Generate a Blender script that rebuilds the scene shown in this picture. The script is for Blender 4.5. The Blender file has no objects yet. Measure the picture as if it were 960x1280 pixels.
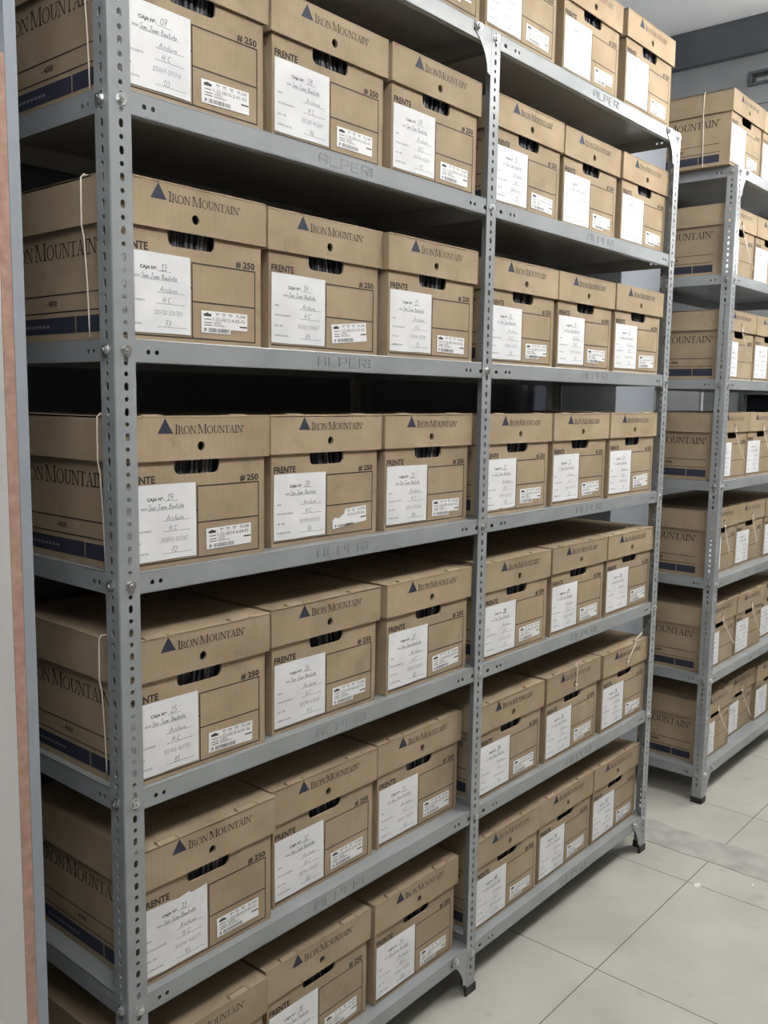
import bpy, bmesh, math, random
from mathutils import Vector, Matrix
random.seed(7)
C = bpy.context.scene
COL = C.collection

# ------------------------------------------------------------------ camera
CAM = (-0.8023, -1.2325, 1.5021)
YAW, PITCH, ROLL, FPX = 0.8621, -0.1232, 0.0143, 1145.45
fw = Vector((math.sin(YAW)*math.cos(PITCH), math.cos(YAW)*math.cos(PITCH), math.sin(PITCH)))
rt = Vector((math.cos(YAW), -math.sin(YAW), 0)); up = rt.cross(fw)
r2 = rt*math.cos(ROLL) + up*math.sin(ROLL); u2 = up*math.cos(ROLL) - rt*math.sin(ROLL)
cd = bpy.data.cameras.new('camera'); cam = bpy.data.objects.new('camera', cd); COL.objects.link(cam)
cd.sensor_fit = 'HORIZONTAL'; cd.sensor_width = 36.0; cd.lens = FPX/960*36.0; cd.clip_start = 0.02
m = Matrix((r2, u2, -fw)).transposed().to_4x4(); m.translation = Vector(CAM)
cam.matrix_world = m
C.camera = cam

# ------------------------------------------------------------------ world, exposure, lamps
w = bpy.data.worlds.new('world'); C.world = w; w.use_nodes = True
w.node_tree.nodes['Background'].inputs[0].default_value = (0.80, 0.88, 1.0, 1)
w.node_tree.nodes['Background'].inputs[1].default_value = 0.25
C.view_settings.view_transform = 'Standard'; C.view_settings.look = 'None'
C.view_settings.exposure = 0.14; C.view_settings.gamma = 1.0
C.view_settings.use_curve_mapping = False
CEIL = 3.35
LZ = CEIL-0.60                                                      # twin tube fittings hung below the ceiling, over the aisle
LAMPS = [(-0.70, -1.20), (1.85, -1.10), (3.70, -0.92), (6.60, -1.40)]
LAMP_LEVEL = [0.85, 1.05, 1.10, 1.0]                                # output per lamp, set to balance light on box fronts and sides
TUBE_STRENGTH = 88.0

# ------------------------------------------------------------------ materials
def mat(name, base, rough=0.6, metal=0.0, spec=0.5):
    M = bpy.data.materials.new(name); M.use_nodes = True
    b = M.node_tree.nodes['Principled BSDF']
    b.inputs['Base Color'].default_value = (*base, 1); b.inputs['Roughness'].default_value = rough
    b.inputs['Metallic'].default_value = metal; b.inputs['Specular IOR Level'].default_value = spec
    return M
def nt(M): return M.node_tree, M.node_tree.nodes, M.node_tree.links, M.node_tree.nodes['Principled BSDF']
def noisy(M, c1, c2, scale, stretch=(1, 1, 1), detail=4, lo=0.35, hi=0.65, bump=0.0, bump_d=0.001, rnd=0.0):
    t, n, l, b = nt(M)
    tc = n.new('ShaderNodeTexCoord'); mp = n.new('ShaderNodeMapping'); mp.inputs['Scale'].default_value = stretch
    l.new(tc.outputs['Object'], mp.inputs['Vector'])
    no = n.new('ShaderNodeTexNoise'); no.inputs['Scale'].default_value = scale; no.inputs['Detail'].default_value = detail
    if rnd:
        oi = n.new('ShaderNodeObjectInfo'); ad = n.new('ShaderNodeVectorMath'); ad.operation = 'ADD'
        sc = n.new('ShaderNodeVectorMath'); sc.operation = 'SCALE'; sc.inputs['Scale'].default_value = 17.0
        cx = n.new('ShaderNodeCombineXYZ')
        for k in range(3): l.new(oi.outputs['Random'], cx.inputs[k])
        l.new(cx.outputs[0], sc.inputs[0]); l.new(mp.outputs[0], ad.inputs[0]); l.new(sc.outputs[0], ad.inputs[1])
        l.new(ad.outputs[0], no.inputs['Vector'])
    else:
        l.new(mp.outputs[0], no.inputs['Vector'])
    cr = n.new('ShaderNodeValToRGB'); e = cr.color_ramp.elements
    e[0].position = lo; e[0].color = (*c1, 1); e[1].position = hi; e[1].color = (*c2, 1)
    l.new(no.outputs['Fac'], cr.inputs['Fac'])
    out = cr.outputs['Color']
    if rnd:
        hs = n.new('ShaderNodeHueSaturation')
        mr = n.new('ShaderNodeMapRange'); mr.inputs['To Min'].default_value = 1-rnd; mr.inputs['To Max'].default_value = 1+rnd
        l.new(oi.outputs['Random'], mr.inputs['Value']); l.new(mr.outputs[0], hs.inputs['Value']); l.new(out, hs.inputs['Color'])
        out = hs.outputs['Color']
    l.new(out, b.inputs['Base Color'])
    if bump:
        bu = n.new('ShaderNodeBump'); bu.inputs['Strength'].default_value = bump; bu.inputs['Distance'].default_value = bump_d
        l.new(no.outputs['Fac'], bu.inputs['Height']); l.new(bu.outputs[0], b.inputs['Normal'])
    return M, out, no
def wave_lines(M, colour_out, scale, strength, axis='X'):
    # faint fluting of corrugated board
    t, n, l, b = nt(M)
    tc = n.new('ShaderNodeTexCoord'); wv = n.new('ShaderNodeTexWave'); wv.bands_direction = axis
    wv.inputs['Scale'].default_value = scale; wv.inputs['Distortion'].default_value = 0.6; wv.inputs['Detail'].default_value = 1.0
    l.new(tc.outputs['Object'], wv.inputs['Vector'])
    mx = n.new('ShaderNodeMix'); mx.data_type = 'RGBA'; mx.blend_type = 'MULTIPLY'
    mr = n.new('ShaderNodeMapRange'); mr.inputs['To Min'].default_value = 0.0; mr.inputs['To Max'].default_value = strength
    l.new(wv.outputs['Fac'], mr.inputs['Value']); l.new(mr.outputs[0], mx.inputs['Factor'])
    l.new(colour_out, mx.inputs['A']); mx.inputs['B'].default_value = (0.80, 0.76, 0.72, 1)
    l.new(mx.outputs['Result'], b.inputs['Base Color'])
M_CARD = mat('cardboard', (0.43, 0.31, 0.19), 0.82, spec=0.25)
_, o_, n_ = noisy(M_CARD, (0.340, 0.258, 0.170), (0.410, 0.316, 0.214), 9, (1, 1, 1), 6, rnd=0.06, bump=0.15, bump_d=0.0006)
wave_lines(M_CARD, o_, 26, 0.13)
def smudges(M):
    t, n, l, b = nt(M)
    src = b.inputs['Base Color'].links[0].from_socket
    tc = n.new('ShaderNodeTexCoord'); oi = n.new('ShaderNodeObjectInfo'); cx = n.new('ShaderNodeCombineXYZ')
    for k in range(3): l.new(oi.outputs['Random'], cx.inputs[k])
    sc = n.new('ShaderNodeVectorMath'); sc.operation = 'SCALE'; sc.inputs['Scale'].default_value = 41.0; l.new(cx.outputs[0], sc.inputs[0])
    ad = n.new('ShaderNodeVectorMath'); ad.operation = 'ADD'; l.new(tc.outputs['Object'], ad.inputs[0]); l.new(sc.outputs[0], ad.inputs[1])
    no = n.new('ShaderNodeTexNoise'); no.inputs['Scale'].default_value = 16; no.inputs['Detail'].default_value = 8; no.inputs['Roughness'].default_value = 0.65
    l.new(ad.outputs[0], no.inputs['Vector'])
    cr = n.new('ShaderNodeValToRGB'); e = cr.color_ramp.elements
    e[0].position = 0.56; e[0].color = (0, 0, 0, 1); e[1].position = 0.80; e[1].color = (0.55, 0.55, 0.55, 1)
    l.new(no.outputs['Fac'], cr.inputs['Fac'])
    mx = n.new('ShaderNodeMix'); mx.data_type = 'RGBA'; mx.blend_type = 'MULTIPLY'
    l.new(cr.outputs['Color'], mx.inputs['Factor']); l.new(src, mx.inputs['A']); mx.inputs['B'].default_value = (0.55, 0.53, 0.52, 1)
    l.new(mx.outputs['Result'], b.inputs['Base Color'])
smudges(M_CARD)
M_CARDE = mat('cardboard_cut_edge', (0.20, 0.14, 0.085), 0.9, spec=0.2)
M_INK = mat('print_ink', (0.045, 0.036, 0.032), 0.7, spec=0.3)
M_BLUE = mat('print_ink_blue', (0.036, 0.039, 0.064), 0.65, spec=0.3)
M_PALE = mat('print_reversed', (0.20, 0.19, 0.22), 0.7)
M_PAPER = mat('paper', (0.80, 0.81, 0.84), 0.75, spec=0.3)
noisy(M_PAPER, (0.76, 0.77, 0.80), (0.84, 0.85, 0.87), 14, detail=3, bump=0.25, bump_d=0.0008, rnd=0.02)
M_STICK = mat('sticker_paper', (0.84, 0.84, 0.85), 0.5, spec=0.4)
M_PRINT = mat('toner', (0.055, 0.055, 0.06), 0.6)
M_PEN = mat('pen_ink', (0.10, 0.10, 0.15), 0.6)
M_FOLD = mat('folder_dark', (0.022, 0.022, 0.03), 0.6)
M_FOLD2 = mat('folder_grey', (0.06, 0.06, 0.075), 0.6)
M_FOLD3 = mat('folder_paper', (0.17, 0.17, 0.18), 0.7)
M_STEEL = mat('grey_enamel_steel', (0.30, 0.335, 0.36), 0.25, spec=0.5)
noisy(M_STEEL, (0.275, 0.294, 0.307), (0.315, 0.335, 0.349), 7, detail=5, bump=0.05, bump_d=0.0005)
M_ZINC = mat('zinc_bolt', (0.62, 0.63, 0.63), 0.28, metal=0.92)
M_BLACK = mat('black_plastic', (0.012, 0.012, 0.013), 0.45)
M_STR = mat('white_string', (0.86, 0.78, 0.70), 0.8)
M_WHITEM = mat('white_melamine', (0.90, 0.88, 0.88), 0.45)
M_MDF = mat('raw_board_edge', (0.36, 0.22, 0.17), 0.85)
noisy(M_MDF, (0.32, 0.19, 0.15), (0.42, 0.27, 0.21), 60, detail=4)
M_WALLG = mat('grey_wall_paint', (0.27, 0.30, 0.34), 0.7)
noisy(M_WALLG, (0.255, 0.283, 0.32), (0.285, 0.315, 0.355), 3)
M_WALLL = mat('pale_wall_paint', (0.42, 0.43, 0.44), 0.75)
noisy(M_WALLL, (0.25, 0.26, 0.27), (0.32, 0.33, 0.34), 4, detail=6)
M_BROWNW = mat('dull_brown_wall', (0.13, 0.11, 0.09), 0.8)
M_WALLW = mat('white_wall_paint', (0.72, 0.73, 0.73), 0.75)
noisy(M_WALLW, (0.69, 0.70, 0.70), (0.75, 0.76, 0.76), 3)
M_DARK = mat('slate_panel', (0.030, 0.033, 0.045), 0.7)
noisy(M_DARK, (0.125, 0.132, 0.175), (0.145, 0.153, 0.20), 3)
M_BEAM = mat('grey_beam_paint', (0.11, 0.12, 0.135), 0.75)
noisy(M_BEAM, (0.070, 0.077, 0.088), (0.090, 0.097, 0.108), 4)
M_CEIL = mat('ceiling_paint', (0.82, 0.83, 0.83), 0.8)
noisy(M_CEIL, (0.91, 0.92, 0.92), (0.93, 0.94, 0.94), 2)
M_LAMP = mat('lamp_housing', (0.8, 0.8, 0.8), 0.4)
M_GLASS = mat('dark_glass', (0.012, 0.013, 0.016), 0.15)
M_CEM = mat('cement', (0.33, 0.325, 0.30), 0.9)
noisy(M_CEM, (0.34, 0.335, 0.31), (0.44, 0.435, 0.405), 13, detail=8, bump=0.4, bump_d=0.002)
M_FLAKE = mat('plaster_flake', (0.75, 0.74, 0.70), 0.9)
# floor: 0.6 m tiles with thin dirty joints
M_FLOOR = mat('floor_tile', (0.5, 0.48, 0.43), 0.42)
def floor_nodes():
    t, n, l, b = nt(M_FLOOR)
    tc = n.new('ShaderNodeTexCoord'); sp = n.new('ShaderNodeSeparateXYZ'); l.new(tc.outputs['Object'], sp.inputs[0])
    def mth(op, a, bb=None):
        q = n.new('ShaderNodeMath'); q.operation = op
        for i, v in enumerate((a, bb)):
            if v is None: continue
            if isinstance(v, (int, float)): q.inputs[i].default_value = v
            else: l.new(v, q.inputs[i])
        return q.outputs[0]
    def joint(s, off):
        f = mth('FRACT', mth('DIVIDE', mth('SUBTRACT', s, off), 0.603))
        d = mth('MULTIPLY', mth('MINIMUM', f, mth('SUBTRACT', 1.0, f)), 0.603)
        return mth('LESS_THAN', d, 0.0017)
    j = mth('MAXIMUM', joint(sp.outputs['X'], 1.306), joint(sp.outputs['Y'], -0.194))
    n1 = n.new('ShaderNodeTexNoise'); n1.inputs['Scale'].default_value = 3.2; n1.inputs['Detail'].default_value = 7
    l.new(tc.outputs['Object'], n1.inputs['Vector'])
    cr = n.new('ShaderNodeValToRGB'); e = cr.color_ramp.elements
    e[0].position = 0.28; e[0].color = (0.40, 0.395, 0.355, 1); e[1].position = 0.72; e[1].color = (0.53, 0.525, 0.475, 1)
    l.new(n1.outputs['Fac'], cr.inputs['Fac'])
    n2 = n.new('ShaderNodeTexNoise'); n2.inputs['Scale'].default_value = 11; n2.inputs['Detail'].default_value = 9
    l.new(tc.outputs['Object'], n2.inputs['Vector'])
    c2 = n.new('ShaderNodeValToRGB'); e = c2.color_ramp.elements
    e[0].position = 0.62; e[0].color = (0, 0, 0, 1); e[1].position = 0.78; e[1].color = (0.45, 0.45, 0.45, 1)
    l.new(n2.outputs['Fac'], c2.inputs['Fac'])
    m1 = n.new('ShaderNodeMix'); m1.data_type = 'RGBA'; l.new(c2.outputs['Color'], m1.inputs['Factor'])
    l.new(cr.outputs['Color'], m1.inputs['A']); m1.inputs['B'].default_value = (0.27, 0.25, 0.22, 1)
    m2 = n.new('ShaderNodeMix'); m2.data_type = 'RGBA'; l.new(j, m2.inputs['Factor'])
    l.new(m1.outputs['Result'], m2.inputs['A']); m2.inputs['B'].default_value = (0.15, 0.145, 0.13, 1)
    l.new(m2.outputs['Result'], b.inputs['Base Color'])
    r = n.new('ShaderNodeMapRange'); r.inputs['To Min'].default_value = 0.42; r.inputs['To Max'].default_value = 0.65
    l.new(n1.outputs['Fac'], r.inputs['Value']); l.new(r.outputs[0], b.inputs['Roughness'])
floor_nodes()

# ------------------------------------------------------------------ mesh helpers
class MB:
    """collects faces for ONE mesh object"""
    def __init__(s): s.v = []; s.f = []; s.mi = []; s.ms = []
    def add(s, vs, fs, m, M=None):
        b = len(s.v)
        s.v += [tuple(M @ Vector(q)) if M is not None else tuple(q) for q in vs]
        if m not in s.ms: s.ms.append(m)
        k = s.ms.index(m)
        for f in fs: s.f.append([b+i for i in f]); s.mi.append(k)
    def box(s, a, b, m, bev=0.0, M=None):
        if bev > 0:
            bm = bmesh.new(); bmesh.ops.create_cube(bm, size=1)
            for v in bm.verts: v.co = Vector([(a[i]+b[i])/2 + v.co[i]*(b[i]-a[i]) for i in range(3)])
            bmesh.ops.bevel(bm, geom=bm.edges[:], offset=bev, segments=2, affect='EDGES', profile=0.6)
            bm.verts.index_update()
            s.add([v.co.copy() for v in bm.verts], [[v.index for v in f.verts] for f in bm.faces], m, M); bm.free(); return
        x0, y0, z0 = a; x1, y1, z1 = b
        s.add([(x0,y0,z0),(x1,y0,z0),(x1,y1,z0),(x0,y1,z0),(x0,y0,z1),(x1,y0,z1),(x1,y1,z1),(x0,y1,z1)],
              [(0,3,2,1),(4,5,6,7),(0,1,5,4),(1,2,6,5),(2,3,7,6),(3,0,4,7)], m, M)
    def cyl(s, p, q, r, m, n=10, M=None, r2=None):
        p = Vector(p); q = Vector(q); d = (q-p).normalized(); r2 = r if r2 is None else r2
        a = d.orthogonal().normalized(); b = d.cross(a)
        vs = [p + (a*math.cos(t)+b*math.sin(t))*r for t in [2*math.pi*i/n for i in range(n)]]
        vs += [q + (a*math.cos(t)+b*math.sin(t))*r2 for t in [2*math.pi*i/n for i in range(n)]]
        fs = [(i, (i+1) % n, n+(i+1) % n, n+i) for i in range(n)] + [tuple(range(n))[::-1], tuple(range(n, 2*n))]
        s.add(vs, fs, m, M)
    def tube(s, pts, r, m, n=6, M=None):
        pts = [Vector(p) for p in pts]; vs = []; fs = []
        for i, p in enumerate(pts):
            d = (pts[min(i+1, len(pts)-1)] - pts[max(i-1, 0)]).normalized()
            a = d.cross(Vector((0.31, 0.87, 0.17))).normalized(); b = d.cross(a)
            vs += [p + (a*math.cos(2*math.pi*k/n) + b*math.sin(2*math.pi*k/n))*r for k in range(n)]
        for i in range(len(pts)-1):
            for k in range(n): fs.append((i*n+k, i*n+(k+1) % n, (i+1)*n+(k+1) % n, (i+1)*n+k))
        fs += [tuple(range(n))[::-1], tuple(range((len(pts)-1)*n, len(pts)*n))]
        s.add(vs, fs, m, M)
    def sphere(s, c, r, m, M=None):
        bm = bmesh.new(); bmesh.ops.create_icosphere(bm, subdivisions=2, radius=r)
        bm.verts.index_update()
        s.add([v.co + Vector(c) for v in bm.verts], [[v.index for v in f.verts] for f in bm.faces], m, M); bm.free()
    def mesh(s, name, smooth=False):
        me = bpy.data.meshes.new(name); me.from_pydata(s.v, [], s.f)
        for m_ in s.ms: me.materials.append(m_)
        me.polygons.foreach_set('material_index', s.mi)
        if smooth: me.polygons.foreach_set('use_smooth', [True]*len(s.f))
        me.update(); return me
    def build(s, name, parent=None, smooth=False):
        return put(name, s.mesh(name, smooth), parent)
def put(name, me, parent=None):
    o = bpy.data.objects.new(name, me); COL.objects.link(o)
    if parent is not None: o.parent = parent
    return o
def tag(o, label=None, cat=None, group=None, kind=None):
    if label: o['label'] = label
    if cat: o['category'] = cat
    if group: o['group'] = group
    if kind: o['kind'] = kind
    return o
def thing(name, label, cat, loc=(0, 0, 0), rz=0, group=None):
    o = bpy.data.objects.new(name, None); COL.objects.link(o); o.location = loc; o.rotation_euler = (0, 0, rz)
    o.empty_display_size = 0.05
    return tag(o, label, cat, group)
def struct(name, mb, label=None):
    return tag(mb.build(name), label, None, None, 'structure')

def plate(outer, holes, t):
    """flat plate in local XY with real holes, thickness t (z 0..t) -> verts, faces"""
    cu = bpy.data.curves.new('tmp', 'CURVE'); cu.dimensions = '2D'; cu.fill_mode = 'BOTH'; cu.extrude = t/2
    for loop in [outer]+list(holes):
        sp = cu.splines.new('POLY'); sp.points.add(len(loop)-1); sp.use_cyclic_u = True
        for p_, q in zip(sp.points, loop): p_.co = (q[0], q[1], 0, 1)
    o = bpy.data.objects.new('tmp', cu); me = bpy.data.meshes.new_from_object(o)
    vs = [(v.co.x, v.co.y, v.co.z + t/2) for v in me.vertices]; fs = [list(p_.vertices) for p_ in me.polygons]
    bpy.data.objects.remove(o); bpy.data.meshes.remove(me); bpy.data.curves.remove(cu)
    return vs, fs
def circ(x, y, r, n=10): return [(x+r*math.cos(2*math.pi*i/n), y+r*math.sin(2*math.pi*i/n)) for i in range(n)]
def slot(x, y, w_, h, n=4):
    """rounded slot w x h"""
    r = min(w_, h)/2; pts = []
    for cx, cy, a0 in ((w_/2-r, h/2-r, 0), (-(w_/2-r), h/2-r, 90), (-(w_/2-r), -(h/2-r), 180), (w_/2-r, -(h/2-r), 270)):
        for k in range(n): 
            a = math.radians(a0 + 90*k/(n-1)); pts.append((x+cx+r*math.cos(a), y+cy+r*math.sin(a)))
    return pts
# plate in the XZ plane facing -y: local (x, y, z) -> world (x, -z.., y)
def MXZ(y): return Matrix(((1, 0, 0, 0), (0, 0, -1, y), (0, 1, 0, 0), (0, 0, 0, 1)))     # local z goes towards -y
def MYZ(x): return Matrix(((0, 0, -1, x), (-1, 0, 0, 0), (0, 1, 0, 0), (0, 0, 0, 1)))    # seen from -x: local x -> -y, z -> -x

# ------------------------------------------------------------------ lettering
_tc = {}
def text_geo(s, size, offset=0.0, xs=1.0):
    key = (s, round(size, 5), offset, xs)
    if key not in _tc:
        cu = bpy.data.curves.new('t', 'FONT'); cu.body = s; cu.size = size; cu.offset = offset; cu.resolution_u = 2
        o = bpy.data.objects.new('t', cu); me = bpy.data.meshes.new_from_object(o)
        vs = [(v.co.x*xs, v.co.y) for v in me.vertices]; fs = [list(p_.vertices) for p_ in me.polygons]
        bpy.data.objects.remove(o); bpy.data.meshes.remove(me); bpy.data.curves.remove(cu)
        _tc[key] = (vs, fs)
    return _tc[key]
def put_text(mb, s, x, z, size, M, m, offset=0.0, xs=1.0, width=None, lift=0.0004, height=None):
    vs, fs = text_geo(s, size, offset, xs)
    x0 = min(v[0] for v in vs); x1 = max(v[0] for v in vs)
    kx = width/(x1-x0) if width else 1.0
    mb.add([(x+(v[0]-x0)*kx, z+v[1], lift) for v in vs], fs, m, M)
def stroke(mb, p, q, w0, w1=None, M=None, m=None, lift=0.0004):
    w1 = w0 if w1 is None else w1
    d = Vector((q[0]-p[0], q[1]-p[1])); 
    if d.length < 1e-7: return
    d.normalize(); nx, ny = -d.y, d.x
    mb.add([(p[0]-nx*w0/2, p[1]-ny*w0/2, lift), (q[0]-nx*w1/2, q[1]-ny*w1/2, lift), (q[0]+nx*w1/2, q[1]+ny*w1/2, lift), (p[0]+nx*w0/2, p[1]+ny*w0/2, lift)], [(0, 1, 2, 3)], m, M)
def rectf(mb, x0, z0, x1, z1, M, m, lift=0.0004):
    mb.add([(x0, z0, lift), (x1, z0, lift), (x1, z1, lift), (x0, z1, lift)], [(0, 1, 2, 3)], m, M)
def ringq(cx, cy, rx, ry, ix, iy, a0, a1, n):
    qs = []
    for i in range(n):
        t0 = math.radians(a0+(a1-a0)*i/n); t1 = math.radians(a0+(a1-a0)*(i+1)/n)
        qs.append([(cx+ix*math.cos(t0), cy+iy*math.sin(t0)), (cx+rx*math.cos(t0), cy+ry*math.sin(t0)), (cx+rx*math.cos(t1), cy+ry*math.sin(t1)), (cx+ix*math.cos(t1), cy+iy*math.sin(t1))])
    return qs
def rq(x0, y0, x1, y1): return [(x0, y0), (x1, y0), (x1, y1), (x0, y1)]
# roman capitals with serifs, cap height 1: (advance, quads)
SERIF = {
 'I': (0.40, [rq(0.13, 0, 0.27, 1), rq(0.0, 0, 0.40, 0.075), rq(0.0, 0.925, 0.40, 1)]),
 'R': (0.80, [rq(0.10, 0, 0.24, 1), rq(0, 0, 0.35, 0.075), rq(0, 0.925, 0.30, 1), rq(0.24, 0.925, 0.38, 1), rq(0.24, 0.46, 0.38, 0.51)]
        + ringq(0.36, 0.73, 0.28, 0.27, 0.15, 0.22, -90, 90, 8) + [[(0.34, 0.50), (0.47, 0.50), (0.84, 0.0), (0.68, 0.0)], rq(0.68, 0, 0.92, 0.075)]),
 'O': (0.98, ringq(0.48, 0.5, 0.47, 0.52, 0.33, 0.46, 0, 360, 20)),
 'N': (0.94, [rq(0.11, 0, 0.185, 1), rq(0, 0, 0.30, 0.075), rq(0, 0.925, 0.22, 1), [(0.10, 1), (0.27, 1), (0.84, 0), (0.72, 0)], rq(0.755, 0, 0.835, 1), rq(0.65, 0.925, 0.925, 1)]),
 'M': (1.20, [rq(0.11, 0, 0.185, 1), rq(0, 0, 0.30, 0.075), rq(0.02, 0.925, 0.22, 1), [(0.12, 1), (0.29, 1), (0.64, 0), (0.54, 0)], [(0.54, 0), (0.61, 0), (0.925, 1), (0.90, 1)], rq(0.93, 0, 1.08, 1), rq(0.83, 0, 1.18, 0.075), rq(0.90, 0.925, 1.16, 1)]),
 'U': (0.90, [rq(0.12, 0.34, 0.26, 1), rq(0, 0.925, 0.38, 1)] + ringq(0.445, 0.36, 0.325, 0.38, 0.185, 0.33, 180, 360, 10) + [rq(0.695, 0.34, 0.775, 1), rq(0.60, 0.925, 0.90, 1)]),
 'T': (0.78, [rq(0.32, 0, 0.46, 1), rq(0.20, 0, 0.58, 0.075), rq(0.02, 0.94, 0.76, 1), [(0.02, 1), (0.06, 1), (0.03, 0.76), (0.0, 0.76)], [(0.72, 1), (0.76, 1), (0.78, 0.76), (0.75, 0.76)]]),
 'A': (0.88, [[(0.10, 0), (0.16, 0), (0.47, 1), (0.42, 1)], [(0.64, 0), (0.80, 0), (0.51, 1.02), (0.42, 1)], rq(0.22, 0.33, 0.68, 0.38), rq(0, 0, 0.28, 0.075), rq(0.56, 0, 0.92, 0.075)]),
}
def wordmark(mb, x, z, width, cap, M, m, lift=0.0004):
    seq = [('I', 1.2), ('R', 1), ('O', 1), ('N', 1), (None, 0.26), ('M', 1.2), ('O', 1), ('U', 1), ('N', 1), ('T', 1), ('A', 1), ('I', 1), ('N', 1)]
    tot = sum((SERIF[c][0]*k if c else k) for c, k in seq)*1.0
    unit = cap/1.2; kx = width/(tot*unit); cx = x
    for c, k in seq:
        if c is None: cx += k*unit*kx; continue
        adv, qs = SERIF[c]
        for q in qs:
            mb.add([(cx+a*k*unit*kx, z+b*k*unit, lift) for a, b in q], [(0, 1, 2, 3)], m, M)
        cx += adv*k*unit*kx
    for q in ringq(cx+unit*0.16, z+unit*0.86, unit*0.15, unit*0.15, unit*0.10, unit*0.10, 0, 360, 10):
        mb.add([(a, b, lift) for a, b in q], [(0, 1, 2, 3)], m, M)
    put_text(mb, 'R', cx+unit*0.12, z+unit*0.80, unit*0.18, M, m, lift=lift)
# one-line hand for pen writing, box 0..1
def arc(cx, cy, rx, ry, a0, a1, n=8): return [(cx+rx*math.cos(math.radians(a0+(a1-a0)*i/n)), cy+ry*math.sin(math.radians(a0+(a1-a0)*i/n))) for i in range(n+1)]
PEN = {
 '0': (0.6, [arc(0.28, 0.5, 0.24, 0.48, 90, 450, 12)]), '1': (0.45, [[(0.08, 0.72), (0.28, 1.0), (0.26, 0.0)], [(0.05, 0), (0.45, 0)]]),
 '2': (0.6, [arc(0.28, 0.74, 0.22, 0.25, 160, -30) + [(0.05, 0.02), (0.55, 0.0)]]),
 '3': (0.6, [arc(0.26, 0.76, 0.2, 0.23, 150, -90) + arc(0.26, 0.27, 0.25, 0.27, 90, -150)]),
 '4': (0.6, [[(0.14, 1.0), (0.08, 0.42), (0.52, 0.42)], [(0.42, 0.9), (0.40, 0.0)]]),
 '5': (0.6, [[(0.5, 1.0), (0.15, 1.0), (0.12, 0.6)] + arc(0.26, 0.3, 0.25, 0.3, 110, -140)]),
 '6': (0.6, [[(0.42, 1.0), (0.16, 0.6)] + arc(0.28, 0.27, 0.22, 0.27, 150, 510, 10)]),
 '7': (0.6, [[(0.06, 0.98), (0.52, 1.0), (0.24, 0.0)], [(0.18, 0.5), (0.48, 0.54)]]),
 '8': (0.6, [arc(0.28, 0.76, 0.18, 0.23, -90, 270, 10) + arc(0.28, 0.27, 0.24, 0.27, 90, -270, 10)]),
 '9': (0.6, [arc(0.26, 0.72, 0.21, 0.26, 0, 360, 10) + [(0.42, 0.3), (0.36, 0.0)]]),
 '-': (0.45, [[(0.08, 0.42), (0.38, 0.44)]]), '.': (0.3, [[(0.08, 0.0), (0.13, 0.06)]]), ' ': (0.4, []),
 'S': (0.7, [arc(0.36, 0.78, 0.24, 0.22, 30, 250) + arc(0.32, 0.27, 0.27, 0.27, 80, -160)]),
 'J': (0.7, [[(0.12, 1.0), (0.62, 1.0)], [(0.40, 1.0), (0.38, 0.2)] + arc(0.2, 0.15, 0.18, 0.17, 0, -160)]),
 'B': (0.75, [[(0.14, 0.0), (0.18, 1.0)] + arc(0.24, 0.76, 0.32, 0.24, 90, -90) + arc(0.24, 0.26, 0.38, 0.26, 90, -90) + [(0.14, 0.0)]]),
 'A': (0.85, [[(0.04, 0.0), (0.42, 1.0), (0.62, 0.0)], [(0.16, 0.36), (0.62, 0.40)]]),
 'H': (0.75, [[(0.12, 0.0), (0.16, 1.0)], [(0.56, 0.0), (0.58, 1.0)], [(0.14, 0.48), (0.57, 0.52)]]),
 'C': (0.75, [arc(0.4, 0.5, 0.30, 0.48, 50, 310, 10)]),
 'a': (0.52, [arc(0.22, 0.22, 0.19, 0.22, 40, 400, 9) + [(0.42, 0.46), (0.40, 0.08), (0.52, 0.06)]]),
 'n': (0.55, [[(0.06, 0.42), (0.08, 0.0)], [(0.08, 0.28)] + arc(0.26, 0.26, 0.17, 0.18, 160, 0, 5) + [(0.42, 0.04), (0.55, 0.06)]]),
 'u': (0.55, [[(0.06, 0.44), (0.08, 0.12)] + arc(0.22, 0.14, 0.15, 0.13, 190, 340, 5) + [(0.42, 0.44), (0.42, 0.06), (0.55, 0.06)]]),
 't': (0.40, [[(0.20, 0.86), (0.16, 0.1), (0.30, 0.0), (0.40, 0.08)], [(0.02, 0.58), (0.38, 0.62)]]),
 'i': (0.30, [[(0.10, 0.44), (0.10, 0.06), (0.30, 0.06)], [(0.11, 0.62), (0.14, 0.66)]]),
 's': (0.42, [[(0.04, 0.06), (0.24, 0.44), (0.30, 0.1), (0.12, 0.0)]]),
 'r': (0.42, [[(0.06, 0.0), (0.10, 0.44), (0.18, 0.36), (0.36, 0.40)]]),
 'c': (0.42, [arc(0.24, 0.22, 0.18, 0.22, 50, 310, 7)]),
 'h': (0.52, [[(0.10, 0.0), (0.14, 1.0)], [(0.10, 0.24)] + arc(0.26, 0.24, 0.15, 0.19, 160, 0, 5) + [(0.40, 0.04), (0.52, 0.06)]]),
 'v': (0.48, [[(0.04, 0.44), (0.20, 0.02), (0.38, 0.44), (0.48, 0.40)]]),
 'o': (0.50, [arc(0.22, 0.22, 0.18, 0.22, 90, 450, 9)]),
}
def pen(mb, s, x, z, h, M, m, wid=0.0007, slant=0.18, kx=1.0, rnd=None, bold=0, lift=0.0008):
    rnd = rnd or random
    for ch in s:
        adv, lines = PEN[ch]
        jz = rnd.uniform(-0.05, 0.05)*h
        for ln in lines:
            pts = [(x+(a+b*slant)*h*kx, z+jz+b*h) for a, b in ln]
            for a, b in zip(pts[:-1], pts[1:]): stroke(mb, a, b, wid*(1+bold), None, M, m, lift)
        x += adv*h*kx*rnd.uniform(0.95, 1.12)
    return x

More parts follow.
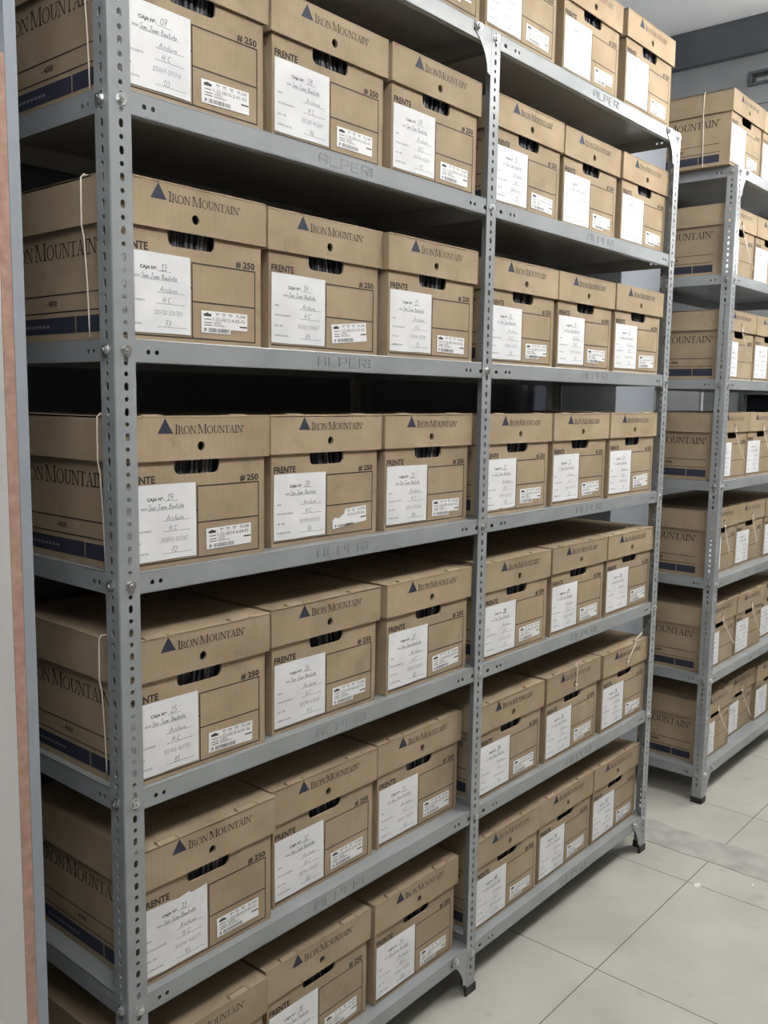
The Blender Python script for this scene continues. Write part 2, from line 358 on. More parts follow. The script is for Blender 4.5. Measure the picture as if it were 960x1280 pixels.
# ------------------------------------------------------------------ the setting
DKX1 = 2.10
f = MB(); f.box((-3.0, -3.2, -0.10), (9.5, 1.2, 0.0), M_FLOOR); struct('floor', f)
f = MB(); f.box((-3.0, -3.2, CEIL), (9.5, 1.2, CEIL+0.1), M_CEIL); struct('ceiling', f)
f = MB(); f.box((-0.165, 0.92, 0), (3.9, 1.0, CEIL), M_WALLG); struct('wall_back', f)
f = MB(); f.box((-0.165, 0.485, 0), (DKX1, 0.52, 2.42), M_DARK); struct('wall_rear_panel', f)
f = MB(); f.box((-3.0, -3.2, 0), (9.5, -3.1, CEIL), M_BROWNW); struct('wall_front', f)
f = MB(); f.box((2.098, 0.22, 0), (2.402, 0.92, 2.46), M_WALLG, 0.004); struct('partition', f)
f = MB(); f.box((9.4, -3.1, 0), (9.5, 1.2, CEIL), M_WALLL); struct('wall_far', f)
f = MB(); f.box((-3.1, -3.2, 0), (-3.0, 1.2, CEIL), M_WALLW); struct('wall_side', f)
f = MB(); f.box((-0.1842, -0.05, 0), (-0.168, 1.0, CEIL), M_WALLG); struct('wall_left', f)
f = MB(); f.box((-3.0, 0.92, 0), (-0.1842, 1.0, CEIL), M_WALLW); struct('wall_recess', f)
# the end wall behind the second rack: window opening and vent opening left in it
def wall_with_holes():
    mb = MB()
    y0, y1 = 0.12, 1.0     # along y ; local x = -y
    outer = [(-y1, 0), (-y0, 0), (-y0, CEIL-0.17), (-y1, CEIL-0.17)]
    hol = [[(-0.44, 1.30), (-0.20, 1.30), (-0.20, 1.565), (-0.44, 1.565)], [(-0.492, 3.035), (-0.19, 3.035), (-0.19, 3.10), (-0.492, 3.10)]]
    vs, fs = plate(outer, hol, 0.16)
    mb.add(vs, fs, M_WALLL, MYZ(4.06))
    return mb
struct('wall_right', wall_with_holes())
f = MB(); f.box((3.86, 0.12, CEIL-0.17), (4.10, 1.0, CEIL), M_BEAM, 0.004); struct('beam', f)
f = MB()
for z_ in (2.944, 2.72): f.box((3.897, 0.13, z_), (3.9005, 0.95, z_+0.004), M_BEAM)
struct('trim_1', f)
f = MB(); f.box((3.885, 0.632, 0), (3.90, 0.645, 1.75), M_WALLW, 0.003); struct('trim_2', f)
f = MB(); f.box((3.888, 0.648, 0.25), (3.8995, 0.915, 1.92), M_WALLW, 0.002); struct('lightened_wall_panel', f)  # pale panel added so this shaded stretch of end wall reads lighter
# window_1: dark glazed hatch in the end wall
wf = MB()
for a, b in (((3.885, 0.20, 1.30), (3.925, 0.44, 1.318)), ((3.885, 0.20, 1.547), (3.925, 0.44, 1.565)), ((3.885, 0.422, 1.318), (3.925, 0.44, 1.547)), ((3.885, 0.20, 1.318), (3.925, 0.218, 1.547))):
    wf.box(a, b, M_BEAM, 0.002)
wo = wf.build('window_1'); tag(wo, 'small dark window in a grey frame in the end wall', None, None, 'structure')
g = MB(); g.box((3.935, 0.218, 1.318), (3.94, 0.422, 1.547), M_GLASS); g.build('pane', wo)
# air vent recess high in the end wall
vt = thing('air_vent', 'dark recessed vent opening high in the grey end wall', 'vent', (3.9, 0.34, 3.035))
g = MB()
for a, b in (((-0.012, -0.155, 0.0), (0.03, 0.155, 0.012)), ((-0.012, -0.155, 0.055), (0.03, 0.155, 0.068)), ((-0.012, 0.14, 0.012), (0.03, 0.155, 0.055)), ((-0.012, -0.155, 0.012), (0.03, -0.14, 0.055))): g.box(a, b, M_BEAM, 0.003)
g.build('vent_frame', vt)
g = MB(); g.box((0.05, -0.14, 0.010), (0.06, 0.14, 0.058), M_WALLL); g.build('vent_plate', vt)
g = MB(); g.cyl((0.02, -0.13, 0.03), (0.02, 0.125, 0.03), 0.012, M_STEEL, 12); g.build('pipe', vt)
# cement strip where the floor was cut, and plaster crumbs
f = MB()
rr = random.Random(3); pts = []
n_ = 40
for i in range(n_+1):
    y_ = 0.48 - 2.0*i/n_
    pts.append((2.075+rr.uniform(-.004, .004), 2.235 + rr.uniform(-.012, .012), y_))
vs = []; fs = []
for a, b, y_ in pts: vs += [(a, y_, 0.0006), (b, y_, 0.0006), (a, y_, 0.0016), (b, y_, 0.0016)]
for i in range(n_):
    k = 4*i; fs += [(k+2, k+6, k+7, k+3), (k, k+4, k+6, k+2), (k+1, k+3, k+7, k+5), (k, k+1, k+5, k+4)]
f.add(vs, fs, M_CEM); o = f.build('floor_strip'); tag(o, 'rough grey cement strip across the floor tiles', None, None, 'structure')
def flake(x, y, r, seed, label):
    g = MB(); q = random.Random(seed); n = 9
    top = [(x+r*q.uniform(.5, 1)*math.cos(6.283*i/n), y+r*0.6*q.uniform(.5, 1)*math.sin(6.283*i/n)) for i in range(n)]
    g.add([(a, b, 0.0) for a, b in top]+[(x+(a-x)*.8, y+(b-y)*.8, 0.003) for a, b in top], [tuple(range(n, 2*n))]+[(i, (i+1) % n, n+(i+1) % n, n+i) for i in range(n)], M_FLAKE)
    tag(g.build('plaster_flake'), label, 'flake')
flake(1.905, -0.225, 0.022, 2, 'white plaster flake on the floor at a crossing of tile joints')
flake(2.02, -0.36, 0.012, 5, 'tiny white plaster flake on the floor near the cement strip')
# white board standing against the left wall
bd = thing('melamine_board', 'tall white board with raw brown edge standing against the left wall', 'board', (-0.1925, 0, 0))
g = MB(); g.box((-0.0075, -0.0485, 0), (0.0075, 0.60, 1.935), M_WHITEM); g.build('board_panel', bd)
g = MB(); g.box((-0.0075, -0.0505, 0), (0.0075, -0.0487, 1.935), M_MDF); tag(g.build('board_edge', bd), 'raw brown board edge')
# ceiling fittings
M_TUBES = []
for lv in LAMP_LEVEL:
    M_ = mat('lit_tube', (1, 1, 1), 0.4); M_TUBES.append(M_)
    M_.node_tree.nodes['Principled BSDF'].inputs['Emission Color'].default_value = (1.0, 0.985, 0.955, 1)
    M_.node_tree.nodes['Principled BSDF'].inputs['Emission Strength'].default_value = TUBE_STRENGTH*lv
for k, (lx, ly) in enumerate(LAMPS):
    t = thing('ceiling_lamp', 'twin tube lamp hung over the aisle, ' + ('nearest the camera', 'second along', 'third along', 'farthest along')[k], 'lamp', (lx, ly, LZ), group='ceiling lamps')
    g = MB(); g.box((-0.64, -0.05, 0.0), (0.64, 0.05, 0.075), M_LAMP, 0.006); [g.box((ex, -0.105, -0.02), (ex+0.03, 0.105, 0.02), M_LAMP, 0.004) for ex in (-0.63, 0.60)]; g.build('lamp_housing', t)
    for rx in (-0.5, 0.5):
        g = MB(); g.cyl((rx, 0, 0.074), (rx, 0, 0.60), 0.006, M_LAMP, 8); g.build('hanger', t)
    for ty in (-0.085, 0.085):
        g = MB(); g.cyl((-0.60, ty, 0), (0.60, ty, 0), 0.016, M_TUBES[k], 12); g.build('tube', t, True)

# ------------------------------------------------------------------ storage racks
ZS = [2.3232, 1.9568, 1.5880, 1.2203, 0.8580, 0.4937, 0.1299]   # shelf tops, top to bottom
LIP, PW, RD, PH = 0.0352, 0.038, 0.420, 2.3225
POSTT = 0.002
def punched_strip(wd, z0, z1, holes, t):
    """strip x 0..wd, y z0..z1, thickness t, holes = [(loop points counter-clockwise, centre y)] along its middle"""
    vs = []; fs = []
    cells = []; edges = [z0] + [(holes[i][1]+holes[i+1][1])/2 for i in range(len(holes)-1)] + [z1]
    for (loop, cy), a, b in zip(holes, edges[:-1], edges[1:]):
        cx = sum(q[0] for q in loop)/len(loop); n = len(loop); k = len(vs)
        outer = []
        for x, y in loop:
            dx, dy = x-cx, y-cy
            tx = ((wd-cx)/dx if dx > 1e-9 else (-cx/dx if dx < -1e-9 else 1e9)); ty = ((b-cy)/dy if dy > 1e-9 else ((a-cy)/dy if dy < -1e-9 else 1e9))
            q = min(tx, ty); outer.append([cx+dx*q, cy+dy*q])
        for X, Y in ((0, a), (wd, a), (wd, b), (0, b)):       # snap the nearest outer point to each cell corner
            j = min(range(n), key=lambda i: (outer[i][0]-X)**2+(outer[i][1]-Y)**2); outer[j] = [X, Y]
        for z in (0, t):
            vs += [(x, y, z) for x, y in outer] + [(x, y, z) for x, y in loop]
        for i in range(n):
            j = (i+1) % n
            fs.append((k+2*n+i, k+2*n+j, k+3*n+j, k+3*n+i)); fs.append((k+j, k+i, k+n+i, k+n+j))
            fs.append((k+n+i, k+3*n+i, k+3*n+j, k+n+j))
            oi, oj = outer[i], outer[j]
            if (abs(oi[0]) < 1e-6 and abs(oj[0]) < 1e-6) or (abs(oi[0]-wd) < 1e-6 and abs(oj[0]-wd) < 1e-6) or (abs(oi[1]-z0) < 1e-6 and abs(oj[1]-z0) < 1e-6) or (abs(oi[1]-z1) < 1e-6 and abs(oj[1]-z1) < 1e-6):
                fs.append((k+i, k+j, k+2*n+j, k+2*n+i))
    return vs, fs
def upright_mesh(mir_x=False, mir_y=False):
    """slotted angle, corner at origin, flanges along +x and +y; holes alternate round and long"""
    def holes(c):
        hs = []; z_ = 0.052; k = 0
        while z_ < PH-0.008:
            hs.append((circ(c, z_, 0.0038, 12) if k % 2 == 0 else slot(c, z_, 0.0078, 0.0130, 4), z_)); z_ += 0.0195; k += 1
        return hs
    mb = MB()
    sx = -1 if mir_x else 1; sy = -1 if mir_y else 1
    flip = (sx*sy < 0)
    vs, fs = punched_strip(PW-0.003, 0.012, PH, holes(0.0175), POSTT)
    mb.add([(sx*(x+0.003), sy*(POSTT - z), y) for x, y, z in vs], [f_[::-1] for f_ in fs] if flip else fs, M_STEEL)
    vs, fs = punched_strip(PW-0.003, 0.012, PH, holes(0.0175), POSTT)
    mb.add([(sx*(POSTT - z), sy*(x+0.003), y) for x, y, z in vs], fs if flip else [f_[::-1] for f_ in fs], M_STEEL)
    mb.cyl((sx*0.003, sy*0.003, 0.012), (sx*0.003, sy*0.003, PH), 0.003, M_STEEL, 20)
    return mb.mesh('upright')
UP = {(a, b): upright_mesh(a, b) for a in (False, True) for b in (False, True)}
def foot_mesh(sx, sy):
    mb = MB(); e = 0.0025
    def bx(x0, y0, x1, y1, z0, z1): mb.box((min(sx*x0, sx*x1), min(sy*y0, sy*y1), z0), (max(sx*x0, sx*x1), max(sy*y0, sy*y1), z1), M_BLACK, 0.001)
    bx(-e, -e, PW+e, POSTT+e, 0.0, 0.022); bx(-e, POSTT+e, POSTT+e, PW+e, 0.0, 0.022)
    return mb.mesh('foot')
FT = {(a, b): foot_mesh(-1 if a else 1, -1 if b else 1) for a in (False, True) for b in (False, True)}
def bolt_mesh():
    mb = MB(); mb.cyl((0, 0, 0), (0, -0.0012, 0), 0.0092, M_ZINC, 14)
    mb.cyl((0, -0.0012, 0), (0, -0.0064, 0), 0.0071, M_ZINC, 6); mb.cyl((0, -0.0062, 0), (0, -0.0085, 0), 0.0036, M_ZINC, 8, r2=0.0028)
    return mb.mesh('bolt')
BOLT = bolt_mesh()
def logo_geo(mb, xc, zc, M):
    """pressed lettering on the shelf lip"""
    h, w_, sp, lw = 0.0170, 0.0200, 0.0088, 0.0011
    L = {'A': [[(0, 0), (0, .8), (.2, 1), (.8, 1), (1, .8), (1, 0)], [(0, .45), (1, .45)]], 'L': [[(0, 1), (0, 0), (1, 0)]],
         'P': [[(0, 0), (0, 1), (1, 1), (1, .45), (0, .45)]], 'E': [[(1, 1), (0, 1), (0, 0), (1, 0)], [(0, .5), (.8, .5)]], 'R': [[(0, 0), (0, 1), (1, 1), (1, .5), (0, .5)], [(.5, .5), (1, 0)]]}
    x = xc - (5*w_+4*sp)/2
    for ch in 'ALPER':
        for ln in L[ch]:
            for p_, q in zip(ln[:-1], ln[1:]):
                for dd in (-0.0013, 0.0013):
                    # double outline like pressed steel
                    d = Vector((q[0]-p_[0], q[1]-p_[1])); d.normalize(); nx, ny = -d.y*dd, d.x*dd
                    a = Vector((x+p_[0]*w_+nx, zc-h/2+p_[1]*h+ny)); b = Vector((x+q[0]*w_+nx, zc-h/2+q[1]*h+ny))
                    mb.cyl((a.x, a.y, 0), (b.x, b.y, 0), lw/2, M_STEEL, 6, M)
        x += w_+sp
    for k in range(3):
        for j in range(3):
            mb.cyl((x-0.002+j*0.0022, zc-0.008+k*0.0062, 0), (x-0.002+j*0.0022, zc-0.008+k*0.0062+0.004, 0), 0.0005, M_STEEL, 4, M)
_shelf = {}
def shelf_mesh(L):
    """pressed tray: deck at z=0, lips all round with punched front and side lips; origin at front left"""
    if round(L, 3) in _shelf: return _shelf[round(L, 3)]
    mb = MB(); D = RD-0.006; t = 0.0012
    mb.box((0, 0.0012, -t), (L, D, 0), M_STEEL)
    front = [slot(0.020, -0.020, 0.013, 0.008)] + [circ(x_, -0.019, 0.0040, 10) for x_ in (0.061, 0.077, L-0.061, L-0.077)] + [slot(L-0.020, -0.020, 0.013, 0.008)]
    vs, fs = plate([(0, -LIP), (L, -LIP), (L, 0), (0, 0)], front, t)
    mb.add(vs, fs, M_STEEL, MXZ(t))
    mb.cyl((0.0, 0.0011, -0.0009), (L, 0.0011, -0.0009), 0.0016, M_STEEL, 8)      # rolled front edge
    mb.box((0.0, 0.0, -LIP-0.0004), (L, 0.014, -LIP+0.0008), M_STEEL)              # returned lower edge
    mb.box((0, D-t, -LIP), (L, D, -t), M_STEEL)
    sh = [circ(-q, -0.019, 0.0038, 10) for q in (0.058, 0.073, D-0.058, D-0.073)]
    vs, fs = plate([(-D, -LIP), (-0.0012, -LIP), (-0.0012, 0), (-D, 0)], sh, t)
    mb.add(vs, fs, M_STEEL, MYZ(t)); mb.add(vs, fs, M_STEEL, MYZ(L))
    logo_geo(mb, L*0.510, -0.0175, MXZ(-0.0003))
    me = mb.mesh('shelf'); _shelf[round(L, 3)] = me
    return me
def gusset_mesh(flip_x, flip_z):
    """corner plate in the XZ plane, right angle at origin, concave long side"""
    mb = MB(); a, b = 0.062, 0.098
    pts = [(0, 0), (a, 0), (a, -0.016), (a-0.006, -0.022)] + [(0.012+(a-0.024)*(1-t)**2.0, -0.026-(b-0.030)*t) for t in (0.15, 0.35, 0.55, 0.8, 1.0)] + [(0, -b)]
    sx = -1 if flip_x else 1; sz = -1 if flip_z else 1
    q = [(sx*x, sz*z_) for x, z_ in pts]
    if sx*sz > 0: q = q[::-1]
    vs, fs = plate(q, [], 0.0016)
    mb.add(vs, fs, M_STEEL, MXZ(0.0016))
    return mb.mesh('gusset_bracket')
GUS = {(a, b): gusset_mesh(a, b) for a in (False, True) for b in (False, True)}
def bolt(parent, x, y, z_, side=False):
    o = put('bolt', BOLT, parent); o.location = (x, y, z_)
    if side: o.rotation_euler = (0, 0, -math.pi/2)
    o.rotation_euler.y = random.uniform(-1, 1)
    return o
def build_rack(label, x0, y0, bays, group):
    """bays: list of (post right-hand x, shelf x0, shelf x1); first post has its corner at x=0"""
    R = thing('storage_rack', label, 'rack', (x0, y0, 0), 0, group)
    posts = [(0.0, False)] + [(b[0], True) for b in bays]
    for px, mx in posts:
        for rear in (False, True):
            u = put('upright', UP[(mx, rear)], R); u.location = (px, RD if rear else 0, 0)
            ft = put('foot', FT[(mx, rear)], R); ft.location = (px, RD if rear else 0, 0)
            tag(ft, 'black plastic foot cap')
            sgn = -1 if mx else 1
            if not rear:
                for z_ in ZS:
                    bolt(u, sgn*0.0205, -0.0002, z_-0.018)
                    if not mx:
                        b_ = bolt(u, -0.0002, 0.0205, z_-0.018, True)
    for bi, (px, sx0, sx1) in enumerate(bays):
        for z_ in ZS:
            s_ = put('shelf', shelf_mesh(sx1-sx0), R); s_.location = (sx0, 0.0026, z_)
        for zi in (0, 6):
            zz = ZS[zi]-0.0015
            gg = put('gusset_bracket', GUS[(True, False)], R); gg.location = (px-PW-0.0003, 0.0004, zz)
            bolt(gg, -0.050, -0.0014, -0.010)
            if bi == 0:
                gg = put('gusset_bracket', GUS[(False, False)], R); gg.location = (PW+0.0003, 0.0004, zz)
                bolt(gg, 0.050, -0.0014, -0.010)
        uu = [o for o in R.children if o.name.startswith('upright')]
    return R
rackA = build_rack('grey slotted steel rack of two bays in the foreground, full of archive boxes', 0, 0, [(1.019, 0.0026, 0.997), (2.014, 1.0215, 2.0112)], 'steel racks')
rackB = build_rack('grey slotted steel rack standing beyond the foreground rack, at the right', 2.488, -0.006, [(1.019, 0.0026, 0.997)], 'steel racks')

# ------------------------------------------------------------------ archive boxes
LW, LH, BH, BW, BD = 0.312, 0.073, 0.249, 0.2965, 0.360      # lid width, lid height, total height, body width, depth
WT = 0.004
def body_mesh():
    mb = MB(); h = BH-0.004
    half = BW/2
    hand = []
    # hand hole, rounded lower corners
    for cx, a0 in ((0.0345, 0), (-0.0345, 270-360)):
        pass
    def rr(x0, z0, x1, z1, r, n=5):
        pts = []
        for cx, cz, a0 in ((x1-r, z1-r, 0), (x0+r, z1-r, 90), (x0+r, z0+r, 180), (x1-r, z0+r, 270)):
            for k in range(n):
                a = math.radians(a0+90*k/(n-1)); pts.append((cx+r*math.cos(a), cz+r*math.sin(a)))
        return pts
    hole = rr(-0.0485, 0.1515, 0.0470, 0.186, 0.0115)
    vs, fs = plate([(-half, 0), (half, 0), (half, h), (-half, h)], [hole, circ(0.0027, 0.1990, 0.0120, 16)], WT)
    mb.add(vs, fs, M_CARD, MXZ(WT))                    # front face at y=0
    mb.box((-half, BD-WT, 0), (half, BD, h), M_CARD)
    mb.box((-half, WT, 0), (-half+WT, BD-WT, h), M_CARD); mb.box((half-WT, WT, 0), (half, BD-WT, h), M_CARD)
    mb.box((-half+WT, WT, 0.0005), (half-WT, BD-WT, WT), M_CARD)
    # rounded fold at the vertical front corners
    mb.cyl((-half+0.0012, 0.0012, 0.0), (-half+0.0012, 0.0012, h), 0.0021, M_CARD, 8); mb.cyl((half-0.0012, 0.0012, 0.0), (half-0.0012, 0.0012, h), 0.0021, M_CARD, 8)
    F = MXZ(0.0)
    put_text(mb, 'FRENTE', -0.1425, 0.1398, 0.0165, F, M_INK, offset=0.00055, width=0.0560)
    put_text(mb, '# 250', 0.0916, 0.1336, 0.0148, F, M_INK, offset=0.0005, width=0.0430)
    lw = 0.0022
    for (p_, q) in (((-0.0016, 0.1300), (0.1348, 0.1300)), ((-0.0016, 0.0680), (0.1348, 0.0680)), ((-0.1425, 0.0080), (0.1348, 0.0080)), ((-0.0016, 0.1311), (-0.0016, 0.0069)), ((0.1348, 0.1311), (0.1348, 0.0069)), ((-0.0075, 0.0895), (-0.0016, 0.0895))):
        stroke(mb, p_, q, lw, None, F, M_INK)
    # printed long side, left: local x = -y
    S = MYZ(-half)
    wordmark(mb, -0.318, 0.1315, 0.272, 0.0285, S, M_INK)
    mb.add([(-0.352, 0.1315, .0004), (-0.324, 0.1315, .0004), (-0.338, 0.158, .0004)], [(0, 1, 2)], M_BLUE, S)
    for z_ in (0.0745, 0.0465): stroke(mb, (-0.345, z_), (-0.036, z_), 0.0020, None, S, M_INK)
    rectf(mb, -0.345, 0.012, -0.112, 0.0380, S, M_BLUE); rectf(mb, -0.109, 0.012, -0.036, 0.0380, S, M_BLUE)
    put_text(mb, '- 4000', -0.200, 0.0565, 0.0135, S, M_INK, offset=0.0003)
    for k in range(9): rectf(mb, -0.30+k*0.0125, 0.022, -0.291+k*0.0125, 0.0265, S, M_PALE, lift=0.0006)
    # right long side carries the same wordmark
    T = Matrix(((0, 0, 1, half), (1, 0, 0, 0), (0, 1, 0, 0), (0, 0, 0, 1)))
    wordmark(mb, 0.055, 0.1315, 0.272, 0.0285, T, M_INK)
    for z_ in (0.0745, 0.0465): stroke(mb, (0.036, z_), (0.345, z_), 0.0020, None, T, M_INK)
    rectf(mb, 0.036, 0.012, 0.345, 0.0380, T, M_BLUE)
    return mb.mesh('box_body')
def lid_mesh(seed):
    q = random.Random(seed)
    mb = MB(); hw = LW/2; y0, y1 = -0.0065, BD+0.0065; z0, z1 = BH-LH, BH
    holec = (0.0027, 0.1987)
    vs, fs = plate([(-hw+.001, z0), (hw-.001, z0), (hw-.001, z1-.0015), (-hw+.001, z1-.0015)], [circ(holec[0], holec[1], 0.0078, 14)], 0.0035)
    mb.add(vs, fs, M_CARD, MXZ(y0+0.0035))
    mb.box((-hw, y0+0.0012, z0), (-hw+0.0035, y1, z1-.0015), M_CARD); mb.box((hw-0.0035, y0+0.0012, z0), (hw, y1, z1-.0015), M_CARD)
    mb.box((-hw, y1-0.0035, z0), (hw, y1, z1-.0015), M_CARD)
    # the top, slightly bowed and dented along its front edge
    nx, ny = 14, 8; vs = []; fs = []
    for j in range(ny+1):
        for i in range(nx+1):
            u_, v_ = i/nx, j/ny
            dz = -0.0010*q.random() - 0.0025*math.sin(math.pi*u_)*math.sin(math.pi*v_)
            edge = (i in (0, nx)) or (j in (0, ny))
            if edge: dz = -0.0012*q.random()
            vs.append((-hw+LW*u_, y0+(y1-y0)*v_, z1+dz))
    for j in range(ny):
        for i in range(nx):
            k = j*(nx+1)+i; fs.append((k, k+1, k+nx+2, k+nx+1))
    n0 = len(vs); vs2 = vs+[(a, b, c-0.0035) for a, b, c in vs]
    fs2 = fs+[tuple(n0+i for i in f_[::-1]) for f_ in fs]
    ring = [i for i in range(nx+1)]+[(j+1)*(nx+1)-1 for j in range(1, ny+1)]+[ny*(nx+1)+i for i in range(nx-1, -1, -1)]+[j*(nx+1) for j in range(ny-1, 0, -1)]
    for a, b in zip(ring, ring[1:]+ring[:1]): fs2.append((a, n0+a, n0+b, b))
    mb.add(vs2, fs2, M_CARD)
    for sx in (-1, 1):
        mb.cyl((sx*(hw-0.0013), y0+0.0013, z0+0.0005), (sx*(hw-0.0013), y0+0.0013, z1-0.001), 0.0020, M_CARD, 8)
    mb.cyl((-hw+0.001, y0+0.0014, z1-0.0015), (hw-0.001, y0+0.0014, z1-0.0015), 0.0019, M_CARD, 8)
    # tuck tabs on the front edge: dark slits with a raised flap
    for tx in (-0.092, 0.086):
        w_ = 0.021+q.uniform(-.002, .002)
        mb.box((tx-w_, y0+0.010, z1-0.0004), (tx+w_, y0+0.0145, z1+0.0007), M_CARDE)
        mb.add([(tx-w_, y0+0.0005, z1+0.0004), (tx+w_, y0+0.0005, z1+0.0004), (tx+w_*.93, y0+0.010, z1+0.0024), (tx-w_*.93, y0+0.010, z1+0.0024), (tx-w_, y0+0.0005, z1-0.002), (tx+w_, y0+0.0005, z1-0.002), (tx+w_*.93, y0+0.010, z1-0.002), (tx-w_*.93, y0+0.010, z1-0.002)],
               [(0, 1, 2, 3), (3, 2, 6, 7), (0, 3, 7, 4), (1, 5, 6, 2), (0, 4, 5, 1)], M_CARD)
        mb.box((tx-w_-0.002, y0-0.0003, z1-0.0022), (tx-w_, y0+0.011, z1+0.0009), M_CARDE); mb.box((tx+w_, y0-0.0003, z1-0.0022), (tx+w_+0.002, y0+0.011, z1+0.0009), M_CARDE)
    # small printed mark on the top and the seam of the two flaps
    TOP = Matrix(((1, 0, 0, 0), (0, 1, 0, 0), (0, 0, 1, z1), (0, 0, 0, 1)))
    for p_, r_ in (((-0.024, 0.085), (-0.004, 0.098)), ((-0.004, 0.098), (0.008, 0.078)), ((0.008, 0.078), (0.022, 0.088))): stroke(mb, p_, r_, 0.004, 0.002, TOP, M_CARDE, lift=0.0006)
    F = MXZ(y0)
    mb.add([(-0.0848, 0.2205, .0004), (-0.0545, 0.2205, .0004), (-0.0698, 0.2452, .0004)], [(0, 1, 2)], M_BLUE, F)
    wordmark(mb, -0.0510, 0.2195, 0.1440, 0.0155, F, M_INK)
    return mb.mesh('box_lid')
BODY = body_mesh(); LIDS = [lid_mesh(s) for s in (1, 2, 3)]
LOGO_PTS = [(0.0055, 0.0275), (0.0205, 0.0275), (0.0215, 0.0312), (0.0165, 0.0322), (0.0125, 0.0338), (0.0090, 0.0324), (0.0045, 0.0310)]
def sticker_mesh(seed, ref):
    q = random.Random(seed); mb = MB(); W, H = 0.1005, 0.0365
    torn = seed % 5 == 3
    if torn: ol = [(0, 0), (0.03, 0.001), (0.047, 0.006), (0.06, 0.003), (W, 0.004), (W, H), (0.038, H), (0.034, 0.027), (0.020, 0.020), (0.006, 0.022), (0, 0.017)]
    elif seed % 5 in (1, 4): ol = [(0, 0), (0.062, 0), (0.0625, 0.0075), (W, 0.0075), (W, H), (0, H)]
    else: ol = [(0, 0), (W, 0), (W, H), (0, H)]
    vs, fs = plate(ol, [], 0.0004); mb.add(vs, fs, M_STICK, MXZ(0))
    Z = MXZ(0.0); L = 0.0006
    if not torn:
        mb.add([(a, b, L) for a, b in LOGO_PTS], [tuple(range(len(LOGO_PTS)))], M_PRINT, Z)
    for k, x_ in enumerate((0.030, 0.043, 0.058)):
        if torn and x_ < 0.04: continue
        rectf(mb, x_, 0.0325, x_+0.009, 0.0336, Z, M_PRINT, L); put_text(mb, ('PL', 'CD', 'MD')[k], x_+0.002, 0.0288, 0.0042, Z, M_PRINT, lift=L)
    put_text(mb, 'PL248', 0.0755, 0.0290, 0.0072, Z, M_PRINT, lift=L, width=0.0200)
    if torn: put_text(mb, ref[6:], 0.045, 0.0205, 0.0080, Z, M_PRINT, lift=L, width=0.0490)
    else:
        put_text(mb, ref, 0.0245, 0.0205, 0.0080, Z, M_PRINT, lift=L, width=0.0700)
        rectf(mb, 0.0065, 0.0220, 0.0205, 0.0233, Z, M_PRINT, L)
        for z_ in (0.0165, 0.0125):
            rectf(mb, 0.0065, z_, 0.0220, z_+0.0013, Z, M_PRINT, L)
        put_text(mb, 'A0000%d' % (q.randrange(10, 99)), 0.026, 0.0160, 0.0046, Z, M_PRINT, lift=L, width=0.0165)
        put_text(mb, 'DK0000%d-1' % (q.randrange(100, 999)), 0.026, 0.0118, 0.0046, Z, M_PRINT, lift=L, width=0.0260)
    rectf(mb, 0.0830, 0.0125, W-0.001, 0.0150, Z, M_PRINT, L)
    put_text(mb, 'P', 0.0065, 0.0020, 0.0082, Z, M_PRINT, offset=0.0003, lift=L)
    x_ = 0.0150
    while x_ < 0.060:
        b_ = q.choice((0.0005, 0.0008, 0.0013)); rectf(mb, x_, 0.0020, x_+b_, 0.0085 if not torn else 0.0065, Z, M_PRINT, L); x_ += b_+q.choice((0.0006, 0.0009, 0.0012))
    return mb.mesh('barcode_sticker')
REFS = ['1-22-0010-4-03-06', '1-22-0012-4-05-03', '1-22-0014-4-04-05', '1-22-0012-3-03-06', '1-22-0014-4-07-02', '1-22-0014-3-02-01', '1-22-0012-4-06-04', '1-22-0010-2-01-03']
STICK = [sticker_mesh(i, REFS[i]) for i in range(8)]
